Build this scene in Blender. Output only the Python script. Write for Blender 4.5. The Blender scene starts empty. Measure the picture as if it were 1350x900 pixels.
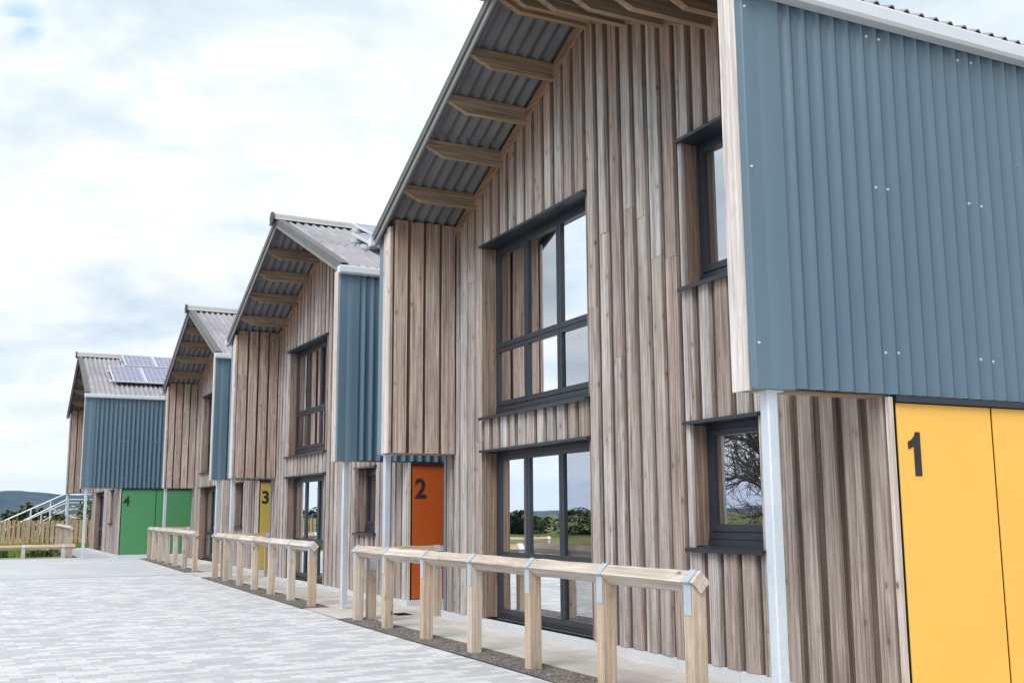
import bpy, bmesh, math, random
from mathutils import Vector, Matrix
from math import sin, cos, pi, radians
C = bpy.context.scene.collection
scene = bpy.context.scene

# ------------------------------------------------------------------ helpers
class MB:
    """collects polygons, builds one mesh object; every solid carries a random number"""
    def __init__(s): s.v = []; s.f = []; s.r = []; s.sm = []
    def poly(s, pts, faces, r=None, smooth=False):
        n = len(s.v); s.v += [tuple(p) for p in pts]
        r = random.random() if r is None else r
        for f in faces:
            s.f.append([n + i for i in f]); s.r.append(r); s.sm.append(smooth)
    def hexa(s, p, r=None):      # p: 4 bottom, 4 top
        s.poly(p, [(3,2,1,0),(4,5,6,7),(0,1,5,4),(1,2,6,5),(2,3,7,6),(3,0,4,7)], r)
    def box(s, x0, x1, y0, y1, z0, z1, r=None):
        s.hexa([(x0,y0,z0),(x1,y0,z0),(x1,y1,z0),(x0,y1,z0),(x0,y0,z1),(x1,y0,z1),(x1,y1,z1),(x0,y1,z1)], r)
    def prism(s, pts, ext, r=None):   # polygon + extrusion vector
        n = len(pts); e = Vector(ext)
        q = [Vector(p) for p in pts]; q += [p + e for p in q]
        s.poly(q, [tuple(reversed(range(n))), tuple(range(n, 2*n))] + [(i,(i+1)%n,n+(i+1)%n,n+i) for i in range(n)], r)
    def strip(s, A, B, r=None, smooth=False, closed=False):   # quads between two polylines
        n = len(A)
        s.poly(list(A)+list(B), [(i,i+1,n+i+1,n+i) for i in range(n-1)] + ([(n-1,0,n,2*n-1)] if closed else []), r, smooth)
    def tube(s, p, q, r0, r1=None, n=8, r=None, caps=True):
        p, q = Vector(p), Vector(q); r1 = r0 if r1 is None else r1
        d = (q-p).normalized(); a = d.orthogonal().normalized(); b = d.cross(a)
        A = [p+(a*cos(2*pi*i/n)+b*sin(2*pi*i/n))*r0 for i in range(n)]
        B = [q+(a*cos(2*pi*i/n)+b*sin(2*pi*i/n))*r1 for i in range(n)]
        rr = random.random() if r is None else r
        s.poly(A+B, [(i,(i+1)%n,n+(i+1)%n,n+i) for i in range(n)], rr, True)
        if caps: s.poly(A, [tuple(reversed(range(n)))], rr); s.poly(B, [tuple(range(n))], rr)
    def build(s, name, mat, parent=None, flip=True):
        me = bpy.data.meshes.new(name); me.from_pydata(s.v, [], s.f)
        at = me.attributes.new('rnd', 'FLOAT', 'FACE'); at.data.foreach_set('value', s.r)
        me.polygons.foreach_set('use_smooth', s.sm)
        if flip:
            bm = bmesh.new(); bm.from_mesh(me); bmesh.ops.recalc_face_normals(bm, faces=bm.faces); bm.to_mesh(me); bm.free()
        me.materials.append(mat); me.update()
        o = bpy.data.objects.new(name, me); C.objects.link(o)
        if parent: o.parent = parent
        return o

def tag(o, label=None, cat=None, group=None, kind=None):
    if label: o['label'] = label
    if cat: o['category'] = cat
    if group: o['group'] = group
    if kind: o['kind'] = kind
    return o
def empty(name, loc, rz=0):
    o = bpy.data.objects.new(name, None); C.objects.link(o); o.location = loc; o.rotation_euler = (0,0,rz); o.empty_display_size = .2
    return o

# ------------------------------------------------------------------ materials
class NT:
    def __init__(s, name, rough=.6, spec=.3, metal=0):
        s.m = bpy.data.materials.new(name); s.m.use_nodes = True; s.t = s.m.node_tree
        s.b = s.t.nodes['Principled BSDF']; s.set('Roughness', rough); s.set('Specular IOR Level', spec); s.set('Metallic', metal)
        s.cc = None
    def set(s, k, v): s.b.inputs[k].default_value = v
    def n(s, typ, ins=None, **kw):
        nd = s.t.nodes.new(typ)
        for k, v in kw.items(): setattr(nd, k, v)
        for k, v in (ins or {}).items():
            if isinstance(v, bpy.types.NodeSocket): s.t.links.new(v, nd.inputs[k])
            else: nd.inputs[k].default_value = v
        return nd
    def obj(s):
        if not s.cc: s.cc = s.n('ShaderNodeTexCoord').outputs['Object']
        return s.cc
    def mp(s, scale=(1,1,1), loc=None, rot=(0,0,0), vec=None):
        ins = {'Vector': vec or s.obj(), 'Scale': scale, 'Rotation': rot}
        if loc is not None: ins['Location'] = loc
        return s.n('ShaderNodeMapping', ins).outputs[0]
    def noise(s, vec, scale=1, detail=4, rough=.6, dist=0):
        return s.n('ShaderNodeTexNoise', {'Vector': vec, 'Scale': scale, 'Detail': detail, 'Roughness': rough, 'Distortion': dist}).outputs[0]
    def math(s, op, a, b=0.0, c=0.0, clamp=False):
        return s.n('ShaderNodeMath', {0: a, 1: b, 2: c}, operation=op, use_clamp=clamp).outputs[0]
    def ramp(s, f, stops, interp='LINEAR'):
        r = s.n('ShaderNodeValToRGB', {'Fac': f}); e = r.color_ramp; e.interpolation = interp
        while len(e.elements) < len(stops): e.elements.new(.5)
        for el, (p, c) in zip(e.elements, stops):
            el.position = p; el.color = (c, c, c, 1) if not isinstance(c, tuple) else (*c, 1)
        return r.outputs[0]
    def mix(s, f, a, b, bt='MIX'):
        nd = s.n('ShaderNodeMix', data_type='RGBA', blend_type=bt)
        for i, v in ((0, f), (6, a), (7, b)):
            if isinstance(v, bpy.types.NodeSocket): s.t.links.new(v, nd.inputs[i])
            else: nd.inputs[i].default_value = (*v, 1) if isinstance(v, tuple) else v
        return nd.outputs[2]
    def rnd(s): return s.n('ShaderNodeAttribute', attribute_name='rnd').outputs['Fac']
    def col(s, c):
        if isinstance(c, tuple): s.set('Base Color', (*c, 1))
        else: s.t.links.new(c, s.b.inputs['Base Color'])
        return s
    def bump(s, h, strength=.3, dist=.01):
        nd = s.n('ShaderNodeBump', {'Height': h, 'Strength': strength, 'Distance': dist}); s.t.links.new(nd.outputs[0], s.b.inputs['Normal'])
        return s
    def rough(s, f, a, b):
        s.t.links.new(s.n('ShaderNodeMapRange', {0: f, 3: a, 4: b}).outputs[0], s.b.inputs['Roughness']); return s

def wood(name, grey, brown, pale, axis='Z', knots=.5, fresh=0.0, dark=(.05,.035,.025), contrast=1.0):
    """sawn timber: grain along one axis, tone per board, knots, weather staining"""
    t = NT(name, .75, .15); r = t.rnd()
    off = t.n('ShaderNodeCombineXYZ', {0: t.math('MULTIPLY', r, 37.), 1: t.math('MULTIPLY', r, 91.), 2: t.math('MULTIPLY', r, 53.)}).outputs[0]
    base = t.n('ShaderNodeVectorMath', {0: t.obj(), 1: off}, operation='ADD').outputs[0]
    def sc(a, l): return {'Z': (a,a,l), 'X': (l,a,a), 'Y': (a,l,a)}[axis]
    grain = t.noise(t.mp(sc(34,1.1), vec=base), 1, 5, .65, .8)
    fine = t.noise(t.mp(sc(150,5), vec=base), 1, 3, .6)
    blot = t.noise(t.mp(sc(8,2.2), vec=base), 1, 5, .65, .6)
    ton = t.math('FRACT', t.math('MULTIPLY', r, 7.31))
    f = t.math('ADD', t.math('MULTIPLY', blot, 1.2), t.math('MULTIPLY', ton, .6))
    c = t.mix(t.ramp(f, [(.55,0.),(1.15,1.)]), grey, brown)
    c = t.mix(t.math('MULTIPLY', t.ramp(t.math('FRACT', t.math('MULTIPLY', r, 13.7)), [(.45,0.),(1,1.)]), .5), c, pale)
    if fresh:
        sep = t.n('ShaderNodeSeparateXYZ', {0: t.obj()})
        rk = t.math('SUBTRACT', 6.85, t.math('MULTIPLY', t.math('ABSOLUTE', t.math('ADD', sep.outputs[0], 4.05)), .43))
        dd = t.math('ADD', t.math('SUBTRACT', rk, sep.outputs[2]), t.math('MULTIPLY', t.math('SUBTRACT', blot, .5), 1.0))
        fr = t.ramp(dd, [(.0, .95), (.35, .6), (.95, 0.)])
        c = t.mix(t.math('MULTIPLY', fr, fresh), c, (.36,.19,.105))
    g = t.ramp(grain, [(.3, .48 if contrast >= 1 else .76),(.64,1.2)])
    c = t.mix(1., c, g, 'MULTIPLY')
    c = t.mix(t.math('MULTIPLY', t.ramp(fine, [(.55,0.),(.8,1.)]), .35), c, dark)
    # knots
    vo = t.n('ShaderNodeTexVoronoi', {'Vector': t.mp(sc(8.5,4.5), vec=base), 'Scale': 1., 'Randomness': 1.})
    kn = t.math('ADD', vo.outputs['Distance'], t.math('MULTIPLY', t.math('SUBTRACT', fine, .5), .08))
    km = t.math('MULTIPLY', t.ramp(kn, [(.06,1.),(.15,0.)]), t.ramp(t.n('ShaderNodeSeparateColor', {0: vo.outputs['Color']}).outputs[0], [(1-knots-.02,0.),(1-knots+.02,1.)]))
    c = t.mix(t.math('MULTIPLY', km, t.math('MULTIPLY', t.n('ShaderNodeSeparateColor', {0: vo.outputs['Color']}).outputs[1], .95)), c, dark)
    c = t.mix(t.math('MULTIPLY', t.math('MULTIPLY', t.ramp(kn, [(.1,1.),(.36,0.)]), t.ramp(t.n('ShaderNodeSeparateColor', {0: vo.outputs['Color']}).outputs[0], [(1-knots-.02,0.),(1-knots+.02,1.)])), .26), c, (.18,.12,.09))
    ms = t.noise(t.mp(sc(60,.8), vec=base), 1, 3, .55)
    c = t.mix(1., c, t.ramp(ms, [(.34,.70 if contrast >= 1 else .88),(.5,1.),(.66,1.2)]), 'MULTIPLY')
    # grey-black rain stains
    st = t.noise(t.mp(sc(10,1.1), vec=base), 1, 5, .7)
    c = t.mix(t.math('MULTIPLY', t.ramp(st, [(.52,0.),(.74,1.)]), .42 if contrast >= 1 else .3), c, (.12,.108,.102))
    t.col(c).bump(t.math('ADD', grain, t.math('MULTIPLY', fine, .6)), .35, .006)
    return t.m

M = {}
M['clad'] = wood('weathered_larch', (.455,.435,.428), (.355,.29,.255), (.615,.595,.588), 'Z', .7, .8)
M['clad_wing'] = wood('larch_sheltered', (.48,.40,.36), (.43,.32,.265), (.57,.50,.465), 'Z', .8, .5)
M['clad_gap_shade'] = wood('larch_gap_shade', (.11,.085,.072), (.11,.072,.052), (.15,.12,.105), 'Z', .45, .3)  # same larch, darkened to paint in the shade between the proud boards
M['trim'] = wood('pale_larch', (.58,.535,.51), (.52,.45,.41), (.64,.60,.585), 'Z', .5, 0, contrast=.5)
M['reveal'] = wood('reveal_larch', (.30,.24,.205), (.28,.195,.145), (.38,.31,.27), 'Z', .6, 0)
M['rake'] = wood('fresh_larch', (.36,.23,.145), (.38,.21,.12), (.42,.29,.20), 'X', .3, 0)
M['purlin'] = wood('sawn_rafter', (.34,.25,.17), (.35,.23,.14), (.42,.33,.24), 'Y', .25, 0)
M['post'] = wood('fence_post', (.52,.455,.385), (.46,.355,.26), (.58,.535,.485), 'Z', .6, 0, contrast=.8)
M['railx'] = wood('fence_rail_x', (.55,.505,.455), (.48,.41,.345), (.62,.585,.545), 'X', .5, 0, contrast=.8)
M['raily'] = wood('fence_rail_y', (.46,.36,.26), (.46,.32,.19), (.52,.44,.34), 'Y', .3, 0, contrast=.5)
M['picket'] = wood('picket_timber', (.50,.40,.26), (.48,.33,.19), (.56,.47,.34), 'Z', .3, 0)

t = NT('blue_sheet', .3, .6); t.set('Coat Weight', .35); t.set('Coat Roughness', .18); nz = t.noise(t.mp((1.5,1.5,.5)), 1, 5, .6); sp = t.noise(t.mp((30,30,12)), 1, 4, .7)
c = t.mix(t.ramp(nz, [(.3,0.),(.7,1.)]), (.070,.125,.175), (.086,.147,.20))
c = t.mix(t.math('MULTIPLY', t.ramp(sp, [(.7,0.),(.85,1.)]), .10), c, (.30,.38,.44))
dust = t.noise(t.mp((7,7,.7)), 1, 5, .7); c = t.mix(t.math('MULTIPLY', t.ramp(dust, [(.5,0.),(.85,1.)]), .22), c, (.15,.215,.26))
t.col(c).rough(nz, .2, .32); t.bump(nz, .015, .02); M['blue'] = t.m
t = NT('blue_flashing', .34, .6); nz = t.noise(t.mp((2,2,.7)), 1, 4, .6); sc_ = t.noise(t.mp((14,14,3)), 1, 5, .7)
c = t.mix(nz, (.085,.145,.195), (.115,.18,.23)); c = t.mix(t.math('MULTIPLY', t.ramp(sc_, [(.62,0.),(.8,1.)]), .3), c, (.22,.28,.32))
t.col(c).bump(nz, .2, .03); M['flash'] = t.m
t = NT('anthracite', .35, .4); t.col(t.mix(t.noise(t.mp((8,8,8)),1,3), (.018,.024,.032), (.028,.036,.046))); M['anth'] = t.m
t = NT('galvanised', .42, .5, .55); v = t.n('ShaderNodeTexVoronoi', {'Vector': t.mp((45,45,22)), 'Scale': 1.})
w = t.noise(t.mp((3,3,1.2)), 1, 5, .65)
t.col(t.mix(t.ramp(w, [(.3,0.),(.7,1.)]), t.mix(v.outputs['Distance'], (.50,.58,.66), (.62,.69,.76)), (.72,.76,.80))).rough(w, .3, .55); M['galv'] = t.m
t = NT('gutter_metal', .4, .5, .3); w = t.noise(t.mp((2,2,6)),1,4); t.col(t.mix(w, (.62,.66,.70), (.74,.77,.80))); M['gutter'] = t.m
t = NT('strap_metal', .4, .5, .4); w = t.noise(t.mp((20,20,20)),1,4); t.col(t.mix(w, (.42,.50,.58), (.56,.62,.68))); M['strap'] = t.m
t = NT('fibre_cement', .7, .25); a = t.noise(t.mp((1.2,1.2,1.2)),1,5,.65); b = t.noise(t.mp((40,40,40)),1,4,.7); s_ = t.noise(t.mp((.8,9,.8)),1,5,.7)
c = t.mix(t.ramp(a, [(.35,0.),(.65,1.)]), (.165,.162,.172), (.235,.232,.24))
c = t.mix(t.math('MULTIPLY', t.ramp(s_, [(.5,0.),(.75,1.)]), .5), c, (.34,.34,.35)); c = t.mix(t.math('MULTIPLY', t.ramp(b, [(.6,0.),(.75,1.)]), .4), c, (.16,.155,.15))
c = t.mix(t.math('LESS_THAN', t.rnd(), -.5), t.mix(1., c, (1.45,1.43,1.46), 'MULTIPLY'), t.mix(1., c, (.8,.79,.78), 'MULTIPLY'))  # weathered tops lighter; undersides darkened to paint in the shade below the roof
t.col(c).bump(b, .15, .004); M['fibre'] = t.m
t = NT('verge_cement', .6, .3); a = t.noise(t.mp((3,3,3)),1,5,.65); b = t.noise(t.mp((40,40,40)),1,4,.7)
c = t.mix(a, (.10,.098,.10), (.16,.158,.16)); c = t.mix(t.math('MULTIPLY', t.ramp(b, [(.6,0.),(.8,1.)]), .4), c, (.28,.28,.28)); t.col(c); M['verge'] = t.m
t = NT('plinth_block', .8, .2); a = t.noise(t.mp((4,4,9)),1,5,.6); b = t.noise(t.mp((60,60,60)),1,3,.6)
br = t.n('ShaderNodeTexBrick', {'Vector': t.mp((1,1,1), rot=(pi/2,0,0)), 'Color1': (1,1,1,1), 'Color2': (.93,.93,.93,1), 'Mortar': (.6,.6,.6,1), 'Scale': 1., 'Mortar Size': .003, 'Brick Width': .88, 'Row Height': .4}, offset=0)
t.col(t.mix(1., t.mix(a, (.50,.53,.56), (.64,.66,.68)), br.outputs[0], 'MULTIPLY')).bump(b, .2, .003); M['plinth'] = t.m
def panel_mat(name, c):
    t = NT(name, .42, .35); a = t.noise(t.mp((1.3,1.3,1.3)),1,4); b = t.noise(t.mp((9,9,1.5)),1,5,.7)
    d = tuple(x*.93 for x in c)
    k = t.mix(a, c, d); k = t.mix(t.math('MULTIPLY', t.ramp(b, [(.6,0.),(.85,1.)]), .10), k, (.5,.5,.48)); t.col(k).bump(a, .04, .02).rough(b, .36, .5); return t.m
M['d1'] = panel_mat('door_yellow', (.90,.50,.095)); M['d2'] = panel_mat('door_orange', (.50,.10,.014)); M['d3'] = panel_mat('door_olive', (.55,.41,.09)); M['d4'] = panel_mat('door_green', (.08,.28,.12))
t = NT('number_vinyl', .5, .3); t.col(t.mix(t.noise(t.mp((9,9,9)),1,3), (.022,.025,.03), (.03,.034,.04))); M['num'] = t.m
t = NT('black_gap', .9, .1); t.col(t.mix(t.noise(t.mp((9,9,9)),1,3), (.008,.008,.009), (.014,.014,.015))); M['black'] = t.m
t = NT('room_dark', .9, .1); t.col(t.mix(t.noise(t.mp((1,1,1)),1,3), (.16,.15,.135), (.22,.21,.19))); M['room'] = t.m
t = NT('curtain', .9, .1); w = t.n('ShaderNodeTexWave', {'Vector': t.mp((1,1,.02)), 'Scale': 9., 'Distortion': 1.5, 'Detail': 2.}); t.col(t.mix(w.outputs[1], (.62,.59,.53), (.80,.77,.71))); M['curtain'] = t.m
t = NT('zinc_screw', .35, .5, .6); t.col(t.mix(t.noise(t.mp((90,90,90)),1,2), (.66,.69,.72), (.8,.82,.84))); M['screw'] = t.m
t = NT('cap_dark', .6, .3); t.col(t.mix(t.noise(t.mp((20,20,20)),1,3), (.05,.052,.06), (.09,.09,.1))); M['cap'] = t.m
t = NT('ridge_cement', .6, .3); a = t.noise(t.mp((3,3,3)),1,5,.65); b = t.noise(t.mp((40,40,40)),1,4,.7)
c = t.mix(a, (.30,.298,.30), (.42,.418,.42)); c = t.mix(t.math('MULTIPLY', t.ramp(b, [(.6,0.),(.8,1.)]), .4), c, (.20,.2,.2)); t.col(c); M['ridge'] = t.m
M['trimcem'] = M['ridge'].copy(); M['trimcem'].name = 'verge_trim_cement'
for nd in M['trimcem'].node_tree.nodes:
    if nd.type == 'MIX' and not nd.inputs[6].is_linked: nd.inputs[6].default_value = (.19,.188,.19,1); nd.inputs[7].default_value = (.28,.278,.28,1)
# glass
m = bpy.data.materials.new('window_glass'); m.use_nodes = True; nt = m.node_tree; nt.nodes.clear()
o_ = nt.nodes.new('ShaderNodeOutputMaterial'); mx = nt.nodes.new('ShaderNodeMixShader'); tr = nt.nodes.new('ShaderNodeBsdfTransparent'); gl = nt.nodes.new('ShaderNodeBsdfGlossy'); fr = nt.nodes.new('ShaderNodeFresnel')
fr.inputs[0].default_value = 9.0; gl.inputs['Roughness'].default_value = 0.0; gl.inputs['Color'].default_value = (.93,.96,.98,1); tr.inputs[0].default_value = (.72,.76,.74,1)
tc = nt.nodes.new('ShaderNodeTexCoord'); nn = nt.nodes.new('ShaderNodeTexNoise'); nn.inputs['Scale'].default_value = 1.3; nn.inputs['Detail'].default_value = 1
bp_ = nt.nodes.new('ShaderNodeBump'); bp_.inputs['Strength'].default_value = .03; bp_.inputs['Distance'].default_value = .02
nt.links.new(tc.outputs['Object'], nn.inputs['Vector']); nt.links.new(nn.outputs[0], bp_.inputs['Height']); nt.links.new(bp_.outputs[0], gl.inputs['Normal'])
nt.links.new(fr.outputs[0], mx.inputs[0]); nt.links.new(tr.outputs[0], mx.inputs[1]); nt.links.new(gl.outputs[0], mx.inputs[2]); nt.links.new(mx.outputs[0], o_.inputs[0]); M['glass'] = m
# solar cells
t = NT('solar_cells', .22, .5)
ck = t.n('ShaderNodeTexBrick', {'Vector': t.mp((1,1,1)), 'Color1': (.11,.12,.22,1), 'Color2': (.14,.15,.26,1), 'Mortar': (.5,.52,.6,1), 'Scale': 1., 'Mortar Size': .006, 'Brick Width': .16, 'Row Height': .16}, offset=0)
t.col(ck.outputs[0]); M['solar'] = t.m

# ground materials
t = NT('block_paving', .8, .25)
vec = t.mp((1,1,1), rot=(0,0,radians(90-3)))
wv = t.noise(t.mp((.9,.9,.9)), 1, 3)
br = t.n('ShaderNodeTexBrick', {'Vector': vec, 'Color1': (0,0,0,1), 'Color2': (1,1,1,1), 'Mortar': (.0,.0,.0,1), 'Scale': 1., 'Mortar Size': .0035, 'Mortar Smooth': .2, 'Bias': -.05, 'Brick Width': .25, 'Row Height': .125}, offset=.5)
f = t.math('ADD', br.outputs[0], t.math('MULTIPLY', t.math('SUBTRACT', wv, .5), .5))
c = t.ramp(f, [(.0,(.465,.485,.515)),(.42,(.505,.52,.545)),(.52,(.60,.61,.62)),(1.,(.67,.675,.68))])
sp = t.noise(t.mp((90,90,90)), 1, 3, .7); big = t.noise(t.mp((.35,.35,.35)), 1, 5, .6); mid = t.noise(t.mp((6,6,6)), 1, 4, .6)
c = t.mix(1., c, t.ramp(sp, [(.3,.86),(.7,1.08)]), 'MULTIPLY'); c = t.mix(1., c, t.ramp(big, [(.3,.9),(.7,1.05)]), 'MULTIPLY'); c = t.mix(1., c, t.ramp(mid, [(.3,.93),(.7,1.04)]), 'MULTIPLY')
c = t.mix(t.math('MULTIPLY', br.outputs['Fac'], .6), c, (.30,.31,.32))
t.col(c).bump(t.math('SUBTRACT', sp, t.math('MULTIPLY', br.outputs['Fac'], 3.)), .35, .004); M['paving'] = t.m
t = NT('smooth_concrete', .8, .25); sp = t.noise(t.mp((70,70,70)),1,3,.7); big = t.noise(t.mp((.5,.5,.5)),1,5,.6)
br = t.n('ShaderNodeTexBrick', {'Vector': t.mp((1,1,1), rot=(0,0,radians(87))), 'Color1': (.48,.505,.54,1), 'Color2': (.57,.59,.61,1), 'Mortar': (.36,.37,.39,1), 'Scale': 1., 'Mortar Size': .004, 'Brick Width': .27, 'Row Height': .135}, offset=.5)
c = t.mix(1., br.outputs[0], t.ramp(big, [(.3,.88),(.7,1.06)]), 'MULTIPLY'); c = t.mix(1., c, t.ramp(sp, [(.3,.88),(.7,1.07)]), 'MULTIPLY'); t.col(c); M['concrete'] = t.m
t = NT('path_flags', .85, .2); br = t.n('ShaderNodeTexBrick', {'Vector': t.mp((1,1,1)), 'Color1': (.50,.475,.445,1), 'Color2': (.60,.575,.54,1), 'Mortar': (.40,.38,.35,1), 'Scale': 1., 'Mortar Size': .005, 'Brick Width': .6, 'Row Height': .45}, offset=.5)
big = t.noise(t.mp((1.5,1.5,1.5)),1,6,.65); sp = t.noise(t.mp((60,60,60)),1,3,.7)
c = t.mix(1., br.outputs[0], t.ramp(big, [(.3,.82),(.7,1.1)]), 'MULTIPLY'); c = t.mix(1., c, t.ramp(sp, [(.3,.9),(.7,1.06)]), 'MULTIPLY'); t.col(c).bump(sp, .2, .003); M['flags'] = t.m
t = NT('dark_gravel', .95, .1); v = t.n('ShaderNodeTexVoronoi', {'Vector': t.mp((55,55,55)), 'Scale': 1.}); v2 = t.noise(t.mp((5,5,5)),1,4)
c = t.ramp(t.n('ShaderNodeSeparateColor', {0: v.outputs['Color']}).outputs[0], [(0.,(.09,.078,.072)),(.7,(.19,.17,.16)),(1.,(.34,.32,.30))])
t.col(t.mix(1., c, t.ramp(v2, [(.3,.75),(.7,1.15)]), 'MULTIPLY')).bump(v.outputs['Distance'], .8, .012); M['gravel'] = t.m
t = NT('meadow', .95, .1); a = t.noise(t.mp((.05,.05,.05)),1,6,.65); b = t.noise(t.mp((3,3,3)),1,5,.7)
c = t.mix(t.ramp(a, [(.4,0.),(.62,1.)]), (.075,.12,.03), (.26,.22,.085)); c = t.mix(1., c, t.ramp(b, [(.3,.6),(.7,1.2)]), 'MULTIPLY'); t.col(c); M['meadow'] = t.m
t = NT('lawn_bed', .95, .1); b = t.noise(t.mp((3,3,3)),1,5,.7); t.col(t.mix(b, (.07,.13,.02), (.15,.22,.045))); M['lawnbed'] = t.m
t = NT('hill_side', .95, .05); a = t.noise(t.mp((.0022,.0022,.004)),1,7,.65,.6); b = t.noise(t.mp((.02,.02,.02)),1,5,.7)
c = t.ramp(a, [(.35,(.022,.035,.022)),(.5,(.05,.065,.03)),(.62,(.10,.10,.05))]); c = t.mix(1., c, t.ramp(b, [(.35,.6),(.65,1.25)]), 'MULTIPLY'); t.col(c); M['hill'] = t.m
def leafmat(name, a, b, d):
    t = NT(name, .6, .25); r = t.rnd(); t.col(t.ramp(r, [(0.,d),(.5,a),(1.,b)])); return t.m
M['leaf'] = leafmat('shrub_leaf', (.075,.13,.025), (.17,.21,.05), (.03,.06,.015))
M['leafdark'] = leafmat('hedge_leaf', (.045,.075,.025), (.085,.12,.04), (.02,.035,.014))
M['grass'] = leafmat('lawn_grass', (.13,.25,.035), (.24,.34,.07), (.07,.14,.025))
M['flower'] = leafmat('flower_head', (.75,.70,.45), (.85,.80,.70), (.70,.45,.40))
t = NT('bark', .9, .1); a = t.noise(t.mp((12,12,3)),1,5,.7); t.col(t.mix(a, (.07,.06,.05), (.16,.14,.12))); M['bark'] = t.m

# ------------------------------------------------------------------ ground
def gz(x): return 0.0 if x > -9 else (-(x+9)*.0044 if x > -46 else 37*.0044)
def sheet(name, x0, x1, y0, y1, dz, mat, kind='structure'):
    xs = sorted({x0, x1, *[x for x in (-9, -46) if x0 < x < x1]}); b = MB()
    b.strip([(x,y0,gz(x)+dz) for x in xs], [(x,y1,gz(x)+dz) for x in xs], 0.5)
    o = b.build(name, mat); tag(o, kind=kind)
    for p in o.data.polygons:
        if p.normal.z < 0: o.data.flip_normals(); break
    return o
sheet('ground', -4200, 4200, -4200, 4200, -.03, M['meadow'])
sheet('car_park', -31.4, 14, -15, 9.5, 0, M['paving'])
sheet('courtyard', -31.4, -20.2, -15, 11, .004, M['concrete'])
sheet('apron', -41, -31.2, -3.0, 9, .004, M['concrete'])
sheet('footpath', -29.5, 14, -1.33, 9.5, .008, M['flags'])
for x0, x1 in ((-8.65,-.5), (-18.85,-10.4), (-29.6,-20.9)):
    sheet('gravel_strip', x0, x1, -1.36, -.93, .012, M['gravel'])
sheet('gravel_strip', -39.8, -31.3, -3.45, -3.0, .012, M['gravel'])
sheet('lawn_bed', -46, -31.5, -16, -3.45, -.012, M['lawnbed'])
sheet('edging', -31.75, -31.4, -15, -3.2, .02, M['flags'])
b = MB(); b.box(-8.98,-8.66,-.47,-.25, .006,.012)
dr = b.build('drain_cover', M['anth']); tag(dr, 'small dark metal drain cover set in the pale path near the orange door', 'drain')
b = MB()
for i in range(9): b.box(-8.965+i*.033,-8.965+i*.033+.016,-.455,-.265,.012,.016)
b.build('grating', M['black'], dr)

# ------------------------------------------------------------------ buildings
HB, SL, XR = 2.2, .43, -4.05
W, OVN, OVF, TW, ZP = 8.106, 1.188, .972, .4256, .103

def clad(mb, rec, u0, u1, zb, zt, holes, P, pitch=.24, gap=.082, rng=random, skip=None):
    """board-on-board cladding: proud boards over recessed ones; P(u,z,d) maps to 3D, d = outward"""
    n = max(1, round((u1-u0)/pitch)); p = (u1-u0)/n
    edges = sorted({h[0] for h in holes} | {h[1] for h in holes})
    def board(target, a, b_, d0, d1, joint):
        cuts = [a] + [e for e in edges if a+.012 < e < b_-.012] + [b_]
        for s, e in zip(cuts[:-1], cuts[1:]):
            iv = [(zb, None)]
            mid = (s+e)/2
            for h in holes:
                if h[0]-1e-6 <= mid <= h[1]+1e-6:
                    nv = []
                    for lo, hi in iv:
                        top = hi if hi is not None else 99
                        if h[3] <= lo or h[2] >= top: nv.append((lo, hi)); continue
                        if h[2] > lo+.01: nv.append((lo, h[2]))
                        if h[3] < top: nv.append((h[3], hi))
                    iv = nv
            for lo, hi in iv:
                ta, tb = (zt(s), zt(e)) if hi is None else (hi, hi)
                if min(ta,tb) < lo+.02: continue
                z = lo; js = []
                if joint:
                    while True:
                        z += rng.uniform(1.8, 4.6)
                        if z > min(ta,tb)-.4: break
                        js.append(z)
                zz = [lo]+js+[None]; rb0 = rng.random()
                for k in range(len(zz)-1):
                    l0 = zz[k]+(.0025 if k else 0)
                    h0, h1 = (ta, tb) if zz[k+1] is None else (zz[k+1], zz[k+1])
                    j = rng.uniform(-.004,.004); tl = rng.uniform(-.004,.004)
                    F, G = d1+j-tl, d1+j+tl
                    c = .004
                    # front face with small eased edges
                    bot = [P(s,l0,d0),P(s,l0,F-c),P(s+c,l0,F),P(e-c,l0,G),P(e,l0,G-c),P(e,l0,d0)]
                    top = [P(s,h0,d0),P(s,h0,F-c),P(s+c,h0+(h1-h0)*c/(e-s),F),P(e-c,h1-(h1-h0)*c/(e-s),G),P(e,h1,G-c),P(e,h1,d0)]
                    r = (rb0+k*.0031) if rng.random() < .85 else rng.random()
                    target.poly(bot+top, [(5,4,3,2,1,0),(6,7,8,9,10,11)]+[(i,(i+1)%6,6+(i+1)%6,6+i) for i in range(6)], r)
    for i in range(n):
        a = u0+i*p; g = gap*rng.uniform(.75,1.3)
        board(mb, a+g/2, a+p-g/2, -.012, .027, True)
    for i in range(n+1):
        a = u0+i*p; board(rec, max(u0,a-.07), min(u1,a+.07), -.016, -.010, False)

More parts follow.
